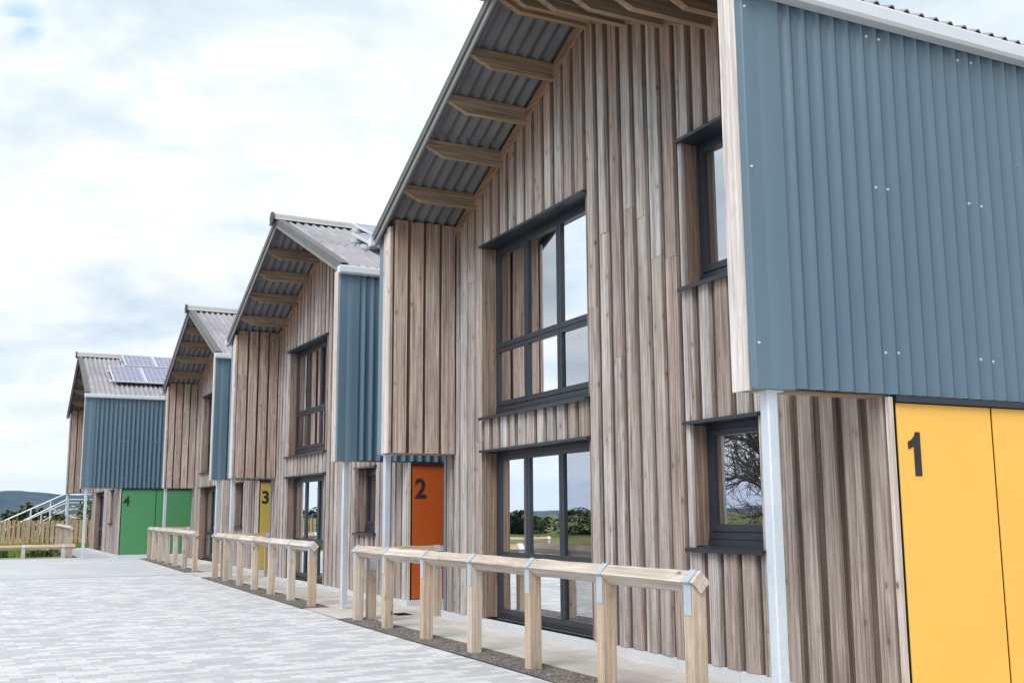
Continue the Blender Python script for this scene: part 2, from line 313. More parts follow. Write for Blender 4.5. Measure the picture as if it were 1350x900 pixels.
def add_window(root, x0, x1, z0, z1, cols, rows, rng, low_sill=True, curtains=()):
    """frame is the part; panes, sill, head flashing, reveal are sub-parts"""
    D = .155; fw = .052
    f = MB()
    f.box(x0,x0+fw,D,D+.06,z0,z1); f.box(x1-fw,x1,D,D+.06,z0,z1); f.box(x0+fw,x1-fw,D,D+.06,z1-fw,z1); fb = .125 if low_sill else fw; f.box(x0+fw,x1-fw,D,D+.06,z0,z0+fb)
    if low_sill: f.box(x0+.001,x1-.001,D-.018,D-.002,z0+.003,z0+.055)
    if low_sill: f.box(x0+.002,x1-.002,D-.010,D-.002,z0+.062,z0+.112)
    cw = (x1-x0-2*fw)/cols; zs = [z0+fb]+rows+[z1-fw]
    panes = []
    for i in range(cols):
        for k in range(len(zs)-1):
            a, b_ = x0+fw+i*cw, x0+fw+(i+1)*cw
            lo, hi = zs[k], zs[k+1]
            e = .004; sw = .055                     # sash
            f.box(a+e,a+sw,D-.014,D+.04,lo+e,hi-e); f.box(b_-sw,b_-e,D-.014,D+.04,lo+e,hi-e)
            f.box(a+sw,b_-sw,D-.014,D+.04,hi-sw,hi-e); f.box(a+sw,b_-sw,D-.014,D+.04,lo+e,lo+sw+.01)
            f.box(a-.003,b_+.003,D+.042,D+.058,lo-.003,lo+.02); 
            panes.append((a+sw-.008,b_-sw+.008,lo+sw+.002,hi-sw+.008, i))
    w = f.build('window', M['anth'], root)
    for (a,b_,lo,hi,i) in panes:
        p = MB(); t_ = rng.uniform(-.0025,.0025); t2 = rng.uniform(-.002,.002)
        p.poly([(a,D+.012-t_,lo),(b_,D+.012+t_,lo),(b_,D+.012+t_+t2,hi),(a,D+.012-t_+t2,hi)], [(0,1,2,3)])
        p.build('pane', M['glass'], w)
    for (a,b_,lo,hi) in curtains:
        p = MB(); n = 24; 
        A = [(a+(b_-a)*i/n, D+.09+.014*sin(i*1.9), lo) for i in range(n+1)]
        p.strip(A, [(x,y,hi) for x,y,_ in A], smooth=True); p.build('curtain', M['curtain'], w)
    # folded head flashing and sill
    s = MB(); e = .05
    s.prism([(x0-e,-.075,z1-.002),(x0-e,-.075,z1+.028),(x0-e,.0,z1+.036),(x0-e,D+.07,z1+.036),(x0-e,D+.07,z1+.004),(x0-e,-.06,z1+.0)], (x1-x0+2*e,0,0))
    s.build('head_flashing', M['anth'], w)
    if z0 > .3:
        s = MB(); s.prism([(x0-e,-.085,z0-.05),(x0-e,-.085,z0-.015),(x0-e,D-.001,z0+.004),(x0-e,D-.001,z0-.012),(x0-e,-.07,z0-.028),(x0-e,-.07,z0-.05)], (x1-x0+2*e,0,0))
        s.build('sill', M['anth'], w)
    # timber reveal lining
    rv = MB(); k = .022
    rv.box(x0-k,x0-.001,-.004,D+.06,z0+.004,z1-.004); rv.build('reveal', M['reveal'], w)
    rv = MB(); rv.box(x1+.001,x1+k,-.004,D+.06,z0+.004,z1-.004); rv.build('reveal', M['reveal'], w)

def corrugate_y(mb, y0, y1, pitch, amp, prof, thick, r=None):
    """sheet made of waves across y, running along line prof=[(x,z),(x,z)]; amp normal to the slope"""
    (xa,za),(xb,zb_) = prof; L = math.hypot(xb-xa, zb_-za); nx, nz = -(zb_-za)/L, (xb-xa)/L
    if nz < 0: nx, nz = -nx, -nz
    n = int((y1(0)-y0(0))/pitch*8)
    def row(x, z, o):
        out = []
        for i in range(n+1):
            t = i/n; y = y0(x)+(y1(x)-y0(x))*t
            h = amp*cos(2*pi*(y+7)/pitch)+o
            out.append((x+nx*h, y, z+nz*h))
        return out
    A, B = row(xa,za,0), row(xb,zb_,0); A2, B2 = row(xa,za,-thick), row(xb,zb_,-thick)
    r = random.random() if r is None else r
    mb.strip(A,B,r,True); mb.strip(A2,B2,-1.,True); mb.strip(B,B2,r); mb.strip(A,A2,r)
    mb.poly([A[0],B[0],B2[0],A2[0]],[(0,1,2,3)],r); mb.poly([A[-1],B[-1],B2[-1],A2[-1]],[(0,1,2,3)],r)

def make_number(txt, y, z, parent):
    if txt == '1':
        q = [(.085,0),(.15,0),(.15,.31),(.105,.31),(.092,.28),(.066,.255),(.03,.24),(.03,.187),(.062,.197),(.085,.212)]
        b = MB(); b.prism([(.0045,y+.02+a,z+c_) for a,c_ in q],(.004,0,0)); return b.build('door_number', M['num'], parent)
    cu = bpy.data.curves.new('door_number','FONT'); cu.body = txt; cu.size = .425; cu.extrude = .002; cu.offset = .011; cu.resolution_u = 6
    to = bpy.data.objects.new('tmp', cu); C.objects.link(to); bpy.context.view_layer.update()
    me = bpy.data.meshes.new_from_object(to.evaluated_get(bpy.context.evaluated_depsgraph_get())); me.name = 'door_number'
    bpy.data.objects.remove(to); 
    xs = [v.co.x for v in me.vertices]; ys = [v.co.y for v in me.vertices]; x0 = min(xs); y0 = min(ys); hh = max(ys)-y0; k = .31/hh
    for v in me.vertices:
        X, Y, Z = v.co; v.co = (.0065+Z, y+(X-x0)*k*.95, z+(Y-y0)*k)
    me.materials.clear(); me.materials.append(M['num'])
    at = me.attributes.new('rnd','FLOAT','FACE')
    o = bpy.data.objects.new('door_number', me); C.objects.link(o); o.parent = parent
    return o

def building(no, X, Y, Z, R, door, label, gutz, nsl, solar=None, screws=False, seam=1.06, depth=9.0, W=8.106, dy=0.):
    OVN, OVF = 1.188-dy, .972-dy; Y -= dy
    rng = random.Random(40+no); random.seed(90+no)
    root = empty('timber_building', (X,Y,Z), R)
    tag(root, label, 'building', 'gabled timber buildings in a row')
    zroof = lambda x: 7.0-(SL if x < XR else nsl)*abs(x-XR)
    yv = lambda x: -1.215+dy+.0145*(-x)               # verge line
    under = lambda x: zroof(x)-.06
    # structural core
    b = MB()
    prof = [(-W+.05,.22,-.05),(-.05,.22,-.05),(-.05,.22,under(-.05)-.12),(XR,.22,under(XR)-.12),(-W+.05,.22,under(-W+.05)-.12)]
    b.prism(prof, (0,depth-.25,0)); b.build('inner_wall', M['room'], root)
    # openings (x0,x1,z0,z1)
    ub = (-6.785,-4.165,2.60,4.85); gb = (-6.785,-4.165,ZP,2.17); us = (-2.345,-1.40,3.425,4.83); gs = (-2.345,-1.40,1.075,2.18)
    holes = [ub,gb,us,gs]
    zt = lambda x: under(x)-.10
    b = MB(); rc = MB()
    clad(b, rc, -W+.07, -.005, ZP, zt, holes, lambda u,z,d: (u,-d,z), rng=rng)
    g = b.build('gable_cladding', M['clad'], root); rc.build('recessed_board', M['clad_gap_shade'], g)
    # sheathing behind boards, with the openings left open
    sh = MB(); xs = [-W+.06,ub[0]-.02,ub[1]+.02,us[0]-.02,us[1]+.02,-.01]
    for a, e in zip(xs[:-1], xs[1:]):
        hs = sorted((h[2],h[3]) for h in holes if h[0] >= a-.03 and h[1] <= e+.03)
        z = .0
        for lo, hi in hs+[(None,None)]:
            if lo is None: sh.hexa([(a,.017,z),(e,.017,z),(e,.14,z),(a,.14,z),(a,.017,zt(a)),(e,.017,zt(e)),(e,.14,zt(e)),(a,.14,zt(a))])
            else:
                if lo-z > .02: sh.box(a,e,.017,.14,z,lo-.012 if lo > .2 else lo)
                z = hi+.012
    sh.build('sheathing', M['black'], g)
    # raking board under the roof, and plinth
    rb = MB()
    for xa, xb in ((-W+TW,XR),(XR,-.2)):
        rb.hexa([(xa,-.05,under(xa)-.17),(xb,-.05,under(xb)-.17),(xb,-.016,under(xb)-.17),(xa,-.016,under(xa)-.17),(xa,-.05,under(xa)-.035),(xb,-.05,under(xb)-.035),(xb,-.016,under(xb)-.035),(xa,-.016,under(xa)-.035)])
    rb.build('raking_board', M['rake'], root)
    b = MB(); b.box(-W-.10,.012,-.022,.2,-.05,ZP-.003); b.box(-.2,.012,.2,depth,-.05,ZP-.003); b.box(-W-.10,-W+.2,.2,depth,-.05,ZP-.003); b.build('plinth', M['plinth'], root)
    # windows
    fx = .03
    add_window(root, ub[0],ub[1],ub[2]+.02,ub[3]-.01, 3, [3.50], rng, True, [(ub[0]+.08,ub[0]+.86,2.70,4.76),(ub[0]+.92,ub[0]+1.28,2.70,4.76)])
    add_window(root, gb[0],gb[1],gb[2]+.01,gb[3]-.01, 3, [.86], rng, False, [(gb[0]+.08,gb[0]+.62,.16,2.12),(gb[0]+.94,gb[0]+1.14,.16,2.12),(gb[0]+2.1,gb[0]+2.3,.16,2.12)])
    add_window(root, us[0],us[1],us[2]+.02,us[3]-.01, 1, [], rng, True, [(us[0]+.08,us[1]-.08,3.48,4.77)])
    add_window(root, gs[0],gs[1],gs[2]+.02,gs[3]-.01, 1, [], rng, True, [(gs[0]+.08,gs[1]-.08,1.13,2.12)])
    # far wing (its timber lining faces the recess) and near wing
    b = MB(); rc = MB()
    xf = -W+TW
    clad(b, rc, -OVF+.015, -.03, HB-.01, lambda u: under(xf)-.03, [], lambda u,z,d: (xf-.012+d,u,z), pitch=.232, gap=.045, rng=rng)
    b.box(-W+.17,-W+.29,-OVF-.012,-OVF+.012,HB-.01,under(-W+.23)-.1); b.box(-W+.297,xf+.004,-OVF-.02,-OVF+.012,HB-.01,under(-W+.35)-.1)
    fwg = b.build('wing_lining', M['clad_wing'], root); rc.build('recessed_board', M['clad_gap_shade'], fwg)
    b = MB(); b.box(-W+.02,xf-.028,-OVF+.01,.0,HB,under(-W)-.1); b.build('wing_core', M['black'], fwg)
    b = MB(); b.box(-W+.03,xf-.02,-OVF+.004,.012,HB-.012,HB-.002); b.build('soffit', M['purlin'], root)
    b = MB(); b.box(-.21,-.03,-OVN+.01,.012,HB-.012,HB-.002); b.build('soffit', M['purlin'], root)
    b = MB(); rc = MB()
    clad(b, rc, -OVN+.02, -.03, HB-.01, lambda u: under(-.2)-.03, [], lambda u,z,d: (-.205-d,u,z), pitch=.232, gap=.045, rng=rng)
    nwg = b.build('wing_lining', M['clad'], root); rc.build('recessed_board', M['clad_gap_shade'], nwg)
    b = MB(); b.box(-.192,-.02,-OVN+.012,.0,HB,under(-.1)-.1); b.build('wing_core', M['black'], nwg)
    b = MB(); b.box(-.222,-.045,-OVN-.014,-OVN+.01,HB-.018,min(gutz+.06,under(-.13)-.02)); b.build('corner_board', M['trim'], nwg)
    b = MB(); b.box(-W+.165,-W+.29,-OVF-.03,-OVF-.013,HB-.014,under(-W+.23)-.1,.3); b.box(-W+.30,xf+.002,-OVF-.038,-OVF-.021,HB-.014,under(-W+.35)-.1,.7); b.build('corner_board', M['trim'], fwg)
    # blue profiled sheet, near side then far side
    ztop = gutz+.03
    def side(x, s, y0, zlo, zhi):
        pts = []; y = y0+.30; pts.append((x,y-.02))
        while y < depth-.15:
            pts += [(x+.001*s,y),(x+.001*s,y+.054),(x+.004*s,y+.062),(x+.012*s,y+.072),(x+.026*s,y+.086),(x+.034*s,y+.095),(x+.037*s,y+.103),(x+.036*s,y+.112),(x+.028*s,y+.122),(x+.008*s,y+.134)]; y += .138
        sh = MB(); sh.strip([(a,b_,zlo) for a,b_ in pts],[(a,b_,zhi) for a,b_ in pts],.5,True)
        sh.strip([(x-.03*s,b_,zlo+.002) for a,b_ in pts],[(a,b_,zlo) for a,b_ in pts],.5)
        o = sh.build('side_cladding', M['blue'], root, flip=False)
        fl = MB()   # folded corner flashing with a soft swage
        q = [(x-.045*s,y0-.006),(x+.018*s,y0-.006),(x+.024*s,y0+.0),(x+.024*s,y0+.06),(x+.021*s,y0+.125),(x+.03*s,y0+.165),(x+.034*s,y0+.2),(x+.034*s,y0+.305),(x+.027*s,y0+.318),(x+.004*s,y0+.32)]
        fl.strip([(a,b_,zlo-.012) for a,b_ in q],[(a,b_,zhi) for a,b_ in q],.5)
        fl.strip([(a,b_,zlo-.012) for a,b_ in q],[(x-.03*s,b_,zlo-.012) for a,b_ in q],.5)
        fl.build('corner_flashing', M['flash'], o, flip=False)
        return o
    sc = side(0, 1, -OVN, HB, ztop); sf = side(-W, -1, -OVF, HB, zroof(-W)-.16)
    fl = MB(); fl.box(-W-.012,-W+.165,-OVF-.022,-OVF-.004,HB-.012,zroof(-W)-.16); fl.build('corner_flashing', M['flash'], sf)
    if screws:
        first = None
        pos = []
        for z in (4.85,3.695,2.495): pos += [(y,z,.039) for y in (-.055,.07)]+[(y,z,.039) for y in (.90,1.04,1.87,2.01,2.84,2.98)]+[(-OVN+.028,z,.026)]
        for (y,z,x) in pos:
            if first is None:
                s = MB(); s.tube((x-.002,y,z),(x+.003,y,z),.0105,.0095,10); s.tube((x+.003,y,z),(x+.010,y,z),.007,.006,6); first = s.build('screw', M['screw'], sc); y00,z00,x00 = y,z,x
            else:
                c = first.copy(); C.objects.link(c); c.parent = sc; c.location = (x-x00,y-y00+rng.uniform(-.008,.008),z-z00+rng.uniform(-.006,.006))
    # ground-floor side: coloured door panels in a dark frame
    b = MB(); b.box(-.06,-.007,.028,4.5,ZP-.003,HB-.004); b.box(-.03,.03,.03,4.5,2.147,HB-.002); df = b.build('door_frame', M['black'], root)
    b = MB(); b.box(-.02,.034,.032,4.5,2.149,HB-.006); b.box(-.01,.0345,.034,4.5,2.152,2.162); b.build('head_rail', M['anth'], df)
    ys = [.045, seam, 2*seam+.02, 3*seam+.03, 4*seam+.04]
    for i in range(4):
        b = MB(); y0, y1 = ys[i]+.011, ys[i+1]-.011
        b.box(-.004,.004,y0,y1,ZP+.01,2.143)
        dp = b.build('door_panel', M[door], root)
        if i == 0: make_number(str(no), .095, 1.632, dp)
    b = MB(); b.box(-.03,.004,-.014,.026,ZP,HB-.015); b.build('corner_board', M['trim'], df)
    b = MB(); rc = MB(); clad(b, rc, 4.55, depth, ZP, lambda u: HB+.0, [], lambda u,z,d: (-.02+d,u,z), rng=rng)
    clad(b, rc, .02, depth, ZP, lambda u: HB+.0, [], lambda u,z,d: (-W+.02-d,u,z), rng=rng)
    clad(b, rc, -W, -.0, ZP, zt, [], lambda u,z,d: (u,depth-.02+d,z), rng=rng, pitch=.3)
    o = b.build('rear_cladding', M['clad'], root); rc.build('recessed_board', M['clad_gap_shade'], o)
    b = MB(); b.box(-W-.015,-W+.065,-.02,.03,.012,HB-.01); b.build('corner_trim', M['flash'], root)
    # galvanised posts
    for (px, py) in ((-.075,-OVN+.17), (-W+.085,-OVF+.085)):
        b = MB(); s = .043; e = .008
        q = [(-s+e,-s),(s-e,-s),(s,-s+e),(s,s-e),(s-e,s),(-s+e,s),(-s,s-e),(-s,-s+e)]
        b.prism([(px+a,py+c_,-.03) for a,c_ in q],(0,0,HB+.016))
        po = b.build('support_post', M['galv'], root)
        b = MB(); b.box(px-.07,px+.07,py-.07,py+.07,HB-.026,HB-.014); b.build('plate', M['galv'], po); b = MB(); b.box(px-.075,px+.075,py-.075,py+.075,.009,.016); b.build('plate', M['galv'], po)
    # roof
    yb = lambda x: depth+.3
    xe_f, xe_n = -W-.10, .115
    b = MB()
    for x0, x1 in ((XR,xe_n),(XR,xe_f)):
        xm = x0+(x1-x0)*.52; r1, r2 = rng.random(), rng.random()
        n0 = lambda x: yv(x)+.05
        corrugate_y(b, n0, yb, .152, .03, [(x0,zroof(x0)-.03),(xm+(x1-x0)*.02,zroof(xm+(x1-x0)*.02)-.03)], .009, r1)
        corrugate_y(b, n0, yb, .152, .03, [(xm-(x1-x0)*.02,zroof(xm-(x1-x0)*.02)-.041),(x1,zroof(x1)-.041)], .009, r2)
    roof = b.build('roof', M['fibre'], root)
    # verges: face board + top flange
    for x0, x1 in ((XR,xe_n-.02),(XR,xe_f+.02)):
        b = MB()
        def sec(x, oy, oz): return (x, yv(x)+oy, zroof(x)+oz)
        A = [(.0,-.10),(.0,.012),(.13,.012),(.13,.0),(.014,.0),(.014,-.10)]
        P0 = [sec(x0,*q) for q in A]; P1 = [sec(x1,*q) for q in A]
        b.poly(P0+P1, [(i,(i+1)%6,6+(i+1)%6,6+i) for i in range(6)]+[(5,4,3,2,1,0),(6,7,8,9,10,11)])
        b.build('verge', M['verge'], roof)
        b = MB(); A = [(.022,-.185),(.022,-.092),(.045,-.092),(.045,-.185)]
        P0 = [sec(x0,*q) for q in A]; P1 = [sec(x1,*q) for q in A]
        b.poly(P0+P1, [(i,(i+1)%4,4+(i+1)%4,4+i) for i in range(4)]+[(3,2,1,0),(4,5,6,7)]); b.build('verge_trim', M['trimcem'], roof)
    # ridge cap
    b = MB(); n = 12; yr0, yr1 = yv(XR)-.02, depth+.3
    def ring(y, rr): return [(XR-.27,y,zroof(XR-.27)+.022)]+[(XR+rr*cos(pi-pi*i/n),y,6.985+rr*sin(pi-pi*i/n)) for i in range(n+1)]+[(XR+.27,y,zroof(XR+.27)+.022)]
    ks = [yr0+(yr1-yr0)*i/8 for i in range(9)]
    for i in range(8): b.strip(ring(ks[i]-.03,.1+.004*(i%2)), ring(ks[i+1],.1+.004*(i%2)), rng.random(), True)
    b.build('ridge_cap', M['ridge'], roof)
    b = MB(); b.tube((XR,yr0-.055,6.985),(XR,yr0-.02,6.985),.125,.125,16); b.build('ridge_end', M['cap'], roof)
    # purlin tails
    for dx in (.03,.79,1.48,2.21,3.02):
        for s in (-1,1):
            x = XR+s*dx; zt_ = under(x)-.012; zb_ = zt_-.185; h = .036
            if s == 1 and dx < .1: x = XR+.12
            y1 = yv(x)+.065
            q = [(y1,zt_),(y1,zt_-.07),(y1+.25,zb_),(.0,zb_),(.0,zt_)]
            b = MB()
            sl = (-nsl if s > 0 else SL)
            v0 = [(x-h,yy,zz-sl*h if zz == zt_ else zz) for yy,zz in q]; v1 = [(x+h,yy,zz+sl*h if zz == zt_ else zz) for yy,zz in q]
            b.poly(v0+v1, [(0,1,2,3,4),(9,8,7,6,5)]+[(i,(i+1)%5,5+(i+1)%5,5+i) for i in range(5)])
            b.build('purlin', M['purlin'], root)
    # gutters
    for (x0, s, gzz, y0) in ((.012,1,gutz,yv(0)-.02),(-W-.012,-1,zroof(-W)-.17,yv(-W)-.02)):
        b = MB(); q = [(0,.11),(0,.0),(.02,-.012),(.105,-.012),(.125,.01),(.128,.095),(.120,.11),(.116,.095),(.113,.016),(.10,.0),(.012,.004),(.006,.11)]
        b.poly([(x0+s*a,y0,gzz+c_) for a,c_ in q]+[(x0+s*a,depth+.3,gzz+c_) for a,c_ in q], [(i,(i+1)%12,12+(i+1)%12,12+i) for i in range(12)])
        b.box(min(x0,x0+s*.127),max(x0,x0+s*.127),y0-.004,y0+.004,gzz-.008,gzz+.104)
        b.build('gutter', M['gutter'], root)
    # solar panels on the near slope
    if solar:
        for (xa, xb, y0, n) in solar:
            for i in range(n):
                ya = y0+i*1.06; yb2 = ya+1.04
                L = math.hypot(xb-xa,(xb-xa)*nsl); ang = math.atan(nsl)
                p = MB(); fwd = .03
                p.box(0,L,0,fwd,0,.04); p.box(0,L,1.04-fwd,1.04,0,.04); p.box(0,fwd,fwd,1.04-fwd,0,.04); p.box(L-fwd,L,fwd,1.04-fwd,0,.04)
                o = p.build('solar_panel', M['gutter'], roof); o.location = (xa,ya,zroof(xa)+.10); o.rotation_euler = (0,ang,0)
                # cells and mounting feet share the same depth level
                c = MB(); c.box(fwd,L-fwd,fwd,1.04-fwd,.005,.034); k = c.build('solar_cells', M['solar'], roof); k.location = o.location; k.rotation_euler = o.rotation_euler
            p = MB()
            for xx in (xa+.3,xb-.3):
                p.box(xx-.02,xx+.02,y0-.1,y0+n*1.06+.06,zroof(xx)-.0,zroof(xx)+.075)
            p.build('mounting_rail', M['gutter'], roof)
    return root

building(1, 0,0,0,0, 'd1', 'nearest timber gabled building with yellow doors numbered 1 and blue corrugated side', 4.955, .452, screws=True, seam=1.015)
building(2, -9.9903,.1834,.0036,.0275, 'd2', W=8.0, dy=.01, label='second timber gabled building, its orange door numbered 2 half hidden behind the nearest building', gutz=5.07, nsl=SL, solar=[(-2.4,-1.25,-.2,4),(-3.72,-2.6,.28,4)])
building(3, -19.9383,.1832,.0365,.0225, 'd3', dy=.085, label='third timber gabled building, its olive yellow door numbered 3 seen under an upper wing', gutz=5.07, nsl=SL)
building(4, -30.526,-1.8971,.0943,.0198, 'd4', 'farthest timber gabled building with green doors numbered 4 and solar panels', 5.07, SL, solar=[(-2.45,-.78,-.3,3),(-3.85,-2.6,.28,3)], screws=True, seam=1.10)

# ------------------------------------------------------------------ birdsmouth rail fences
def rail_run(root, pts, axis, c0, c1, y, zc, rng, post_end_gap=.0):
    """pts: post positions along axis; the diamond rail runs c0..c1 at cross position y"""
    hd = .078; s = .056
    T = (lambda a,b_,z: (a,b_,z)) if axis == 'X' else (lambda a,b_,z: (b_,a,z))
    r = MB(); cuts = [c0]+[p for p in pts[1:-1] if rng.random() < .4]+[c1]
    for a, e in zip(cuts[:-1], cuts[1:]):
        n = max(2,int((e-a)/.18)); rings = []
        for i in range(n+1):
            u = a+(e-a)*i/n+(.002 if i == 0 else 0)
            rings.append([T(u, y+hd*dy*(1+rng.uniform(-.07,.05)), gz_(T,u,y)+zc+hd*dz*(1+rng.uniform(-.05,.02))+rng.uniform(-.004,.002)) for dy,dz in ((0,1),(1,0),(0,-1),(-1,0))])
        rr = rng.random()
        for A, B in zip(rings[:-1], rings[1:]): r.poly(A+B, [(k,(k+1)%4,4+(k+1)%4,4+k) for k in range(4)], rr)
        r.poly(rings[0], [(0,1,2,3)], rr); r.poly(rings[-1], [(3,2,1,0)], rr)
    r.build('rail', M['railx' if axis == 'X' else 'raily'], root)
    for p in pts:
        g = gz_(T,p,y); zn = zc-hd-.002
        b = MB(); q = [(-s,-.1),(s,-.1),(s,zn+s),(0,zn),(-s,zn+s)]
        lean = rng.uniform(-.006,.006)
        P0 = [T(p-s+lean*zz,y+a,g+zz) for a,zz in q]; P1 = [T(p+s+lean*zz,y+a,g+zz) for a,zz in q]
        b.poly(P0+P1, [(0,1,2,3,4),(9,8,7,6,5)]+[(i,(i+1)%5,5+(i+1)%5,5+i) for i in range(5)], rng.random())
        po = b.build('post', M['post'], root)
        k = s+.004; h = hd+.005
        q = [(-k,zc-.23),(-k,zn+s+.003),(-h,zc),(0,zc+h),(h,zc),(k,zn+s+.003),(k,zc-.23)]
        b = MB(); b.strip([T(p-.045,y+a,g+zz) for a,zz in q],[T(p+.045,y+a,g+zz) for a,zz in q], .5)
        b.build('strap', M['strap'], po)
def gz_(T, u, y):
    return gz(T(u,y,0)[0])
fences = [('nearest', [-8.36,-7.2,-5.9,-4.58,-3.28,-2.0,-.80], -8.48,-.715, -1.15,
           'nearest pale timber rail fence on square posts, in front of the tall glazed doors', 'short return rail reaching towards the orange door behind the nearest fence'),
          ('middle', [-18.45,-17.25,-15.9,-14.6,-13.3,-11.95,-10.7], -18.62,-10.6, -1.13,
           'second timber rail fence from the camera, in front of the olive yellow door', 'short return rail behind the second fence, beside the olive yellow door'),
          ('far', [-29.3,-28.3,-27.0,-25.6,-24.2,-22.7,-21.15], -29.5,-21.05, -1.10,
           'third timber rail fence, standing in front of the green doors', 'short return rail running back in front of the green doors')]
for i, (nm, pts, a, e, y, lb, lb2) in enumerate(fences):
    rng = random.Random(200+i)
    f = empty('rail_fence', (0,0,0)); tag(f, lb, 'fence', 'birdsmouth rail fences along the path')
    rail_run(f, pts, 'X', a, e, y, .905, rng)
    f = empty('return_rail', (0,0,0)); tag(f, lb2, 'fence', 'return rails beside the buildings')
    xr = pts[0]-.06
    rail_run(f, [y+.2, y+1.15, y+2.2], 'Y', y+.1, y+2.3, xr, .885, rng)
f = empty('rail_fence', (0,0,0)); tag(f, 'farthest timber rail fence, seen end on left of the green doors', 'fence', 'birdsmouth rail fences along the path')
rail_run(f, [-31.75,-33.1,-34.4,-35.7,-37.0,-38.3,-39.5], 'X', -39.7,-31.55, -3.2, .93, random.Random(11))
# low knee rail by the lawn
f = empty('knee_rail', (0,0,0)); tag(f, 'low timber knee rail with metal straps along the lawn edge at the left', 'fence')
rail_run(f, [-14,-12.5,-11,-9.6,-8.3,-7.0,-5.75,-4.6,-3.45], 'Y', -14.1,-3.1, -31.2, .36, random.Random(12))

# ------------------------------------------------------------------ picket fence, stair rail
f = empty('picket_fence', (-46,0,gz(-46)-.03)); tag(f, 'brown vertical board picket fence behind the lawn at the far left', 'fence')
b = MB(); rng = random.Random(5); y = -16.
while y < 3.5:
    h = 1.12+rng.uniform(-.015,.015); b.box(-.0,.025,y,y+.15,.03,h); y += .195
b.build('picket_panel', M['picket'], f)
b = MB(); b.box(-.06,-.002,-16,3.5,.3,.39); b.box(-.06,-.002,-16,3.5,.85,.94); b.build('cross_rail', M['picket'], f)
for k in range(9):
    b = MB(); yy = -15.5+k*2.3; b.box(-.16,-.062,yy,yy+.1,-.05,1.16); b.build('post', M['picket'], f)
st = empty('stair_handrail', (-50,0,0)); tag(st, 'galvanised steel stair handrails rising behind the picket fence', 'handrail')
for (x, ya, za, yb_, zb_, ye) in ((.0,-5.1,1.16,-2.3,2.52,-.6),(1.2,-4.3,1.16,-2.35,2.2,-.6)):
    b = MB(); b.tube((x,ya,za),(x,yb_,zb_),.032,n=10); b.tube((x,yb_,zb_),(x,ye,zb_),.03,n=10); b.build('rail', M['galv'], st)
    b = MB(); b.tube((x,ya+.1,za-.40),(x,yb_,zb_-.45),.02,n=8); b.tube((x,yb_,zb_-.45),(x,ye,zb_-.45),.02,n=8); b.build('mid_rail', M['galv'], st)
    for tt in (.12,.45,.75,1.0):
        yy = ya+(yb_-ya)*tt; zz = za+(zb_-za)*tt
        b = MB(); b.tube((x,yy,-.0),(x,yy,zz),.035,n=8); b.build('baluster', M['galv'], st)
    for yy in (-1.5,-.65):
        b = MB(); b.tube((x,yy,-.0),(x,yy,zb_),.035,n=8); b.build('baluster', M['galv'], st)
b = MB()
for i in range(7): b.box(-.0,1.2,-4.9+i*.4,-4.5+i*.4,0,.2+i*.19)
b.box(0,1.2,-2.1,3.0,0,1.5)
b.build('steps', M['flags'], st)

# ------------------------------------------------------------------ vegetation
def leaf_cloud(mb, cx, cy, cz, rx, ry, rz, n, size, rng, lumps=7):
    L = [(Vector((rng.uniform(-.6,.6)*rx, rng.uniform(-.6,.6)*ry, rng.uniform(-.1,.65)*rz)), rng.uniform(.35,.6)) for _ in range(lumps)]
    for i in range(n):
        c, rr = rng.choice(L); d = Vector((rng.gauss(0,1),rng.gauss(0,1),rng.gauss(0,1))).normalized()*rng.uniform(.5,1.)**.5
        p = Vector((cx,cy,cz))+c+Vector((d.x*rx*rr,d.y*ry*rr,abs(d.z)*rz*rr if rng.random() < .75 else d.z*rz*rr))
        if p.z < cz: p.z = cz+rng.uniform(0,.2)*rz
        a = Vector((rng.gauss(0,1),rng.gauss(0,1),rng.gauss(0,1))).normalized(); b_ = a.orthogonal().normalized(); s = size*rng.uniform(.6,1.3)
        mb.poly([p-a*s,p+b_*s*.45,p+a*s,p-b_*s*.45],[(0,1,2,3)], rng.random())
def shrub(x, y, z, rx, ry, rz, n, size, mat, label, group, seed, name='shrub', flowers=0, cat='shrub'):
    rng = random.Random(seed); o = empty(name, (x,y,z)); tag(o, label, cat, group)
    b = MB()
    for k in range(5): 
        a = rng.uniform(0,2*pi); b.tube((0,0,-.05),(rx*.4*cos(a),ry*.4*sin(a),rz*.55),.03*max(1,rz*.5),.012,6)
    b.build('stem', M['bark'], o)
    b = MB(); leaf_cloud(b, 0,0,.05, rx,ry,rz, n, size, rng); b.build('foliage', mat, o, flip=False)
    if flowers:
        b = MB()
        for _ in range(flowers):
            d = Vector((rng.uniform(-.5,1),rng.uniform(-1,1),0)); p = Vector((d.x*rx*.7,d.y*ry*.8,rz*rng.uniform(.55,1.0)))
            b.tube(p, p+Vector((.01,0,.05)), .05,.08,6)
        b.build('flower', M['flower'], o)
GB = 'shrubs behind the picket fence'
shrub(-48.2,-2.75,.1,.6,.75,1.62,1500,.10,M['leaf'],'light green flowering shrub behind the picket fence, left of the stair posts',GB,1,flowers=16)
shrub(-48.0,-1.75,.1,.6,.7,1.75,1500,.10,M['leaf'],'taller light green shrub behind the picket fence, right under the level handrail',GB,2,flowers=14)
shrub(-48.4,-.7,.1,.6,.7,1.9,1500,.10,M['leaf'],'shrub close against the far timber wall behind the picket fence',GB,3,flowers=8)
shrub(-62,-4.3,.0,1.6,.8,1.5,1600,.16,M['leafdark'],'dark green bush behind the sloping stair handrails',GB,4)
shrub(-66,-3.2,.0,1.6,1.0,1.95,1600,.16,M['leafdark'],'dark bush between the stair handrail posts and the flowering shrub',GB,5)
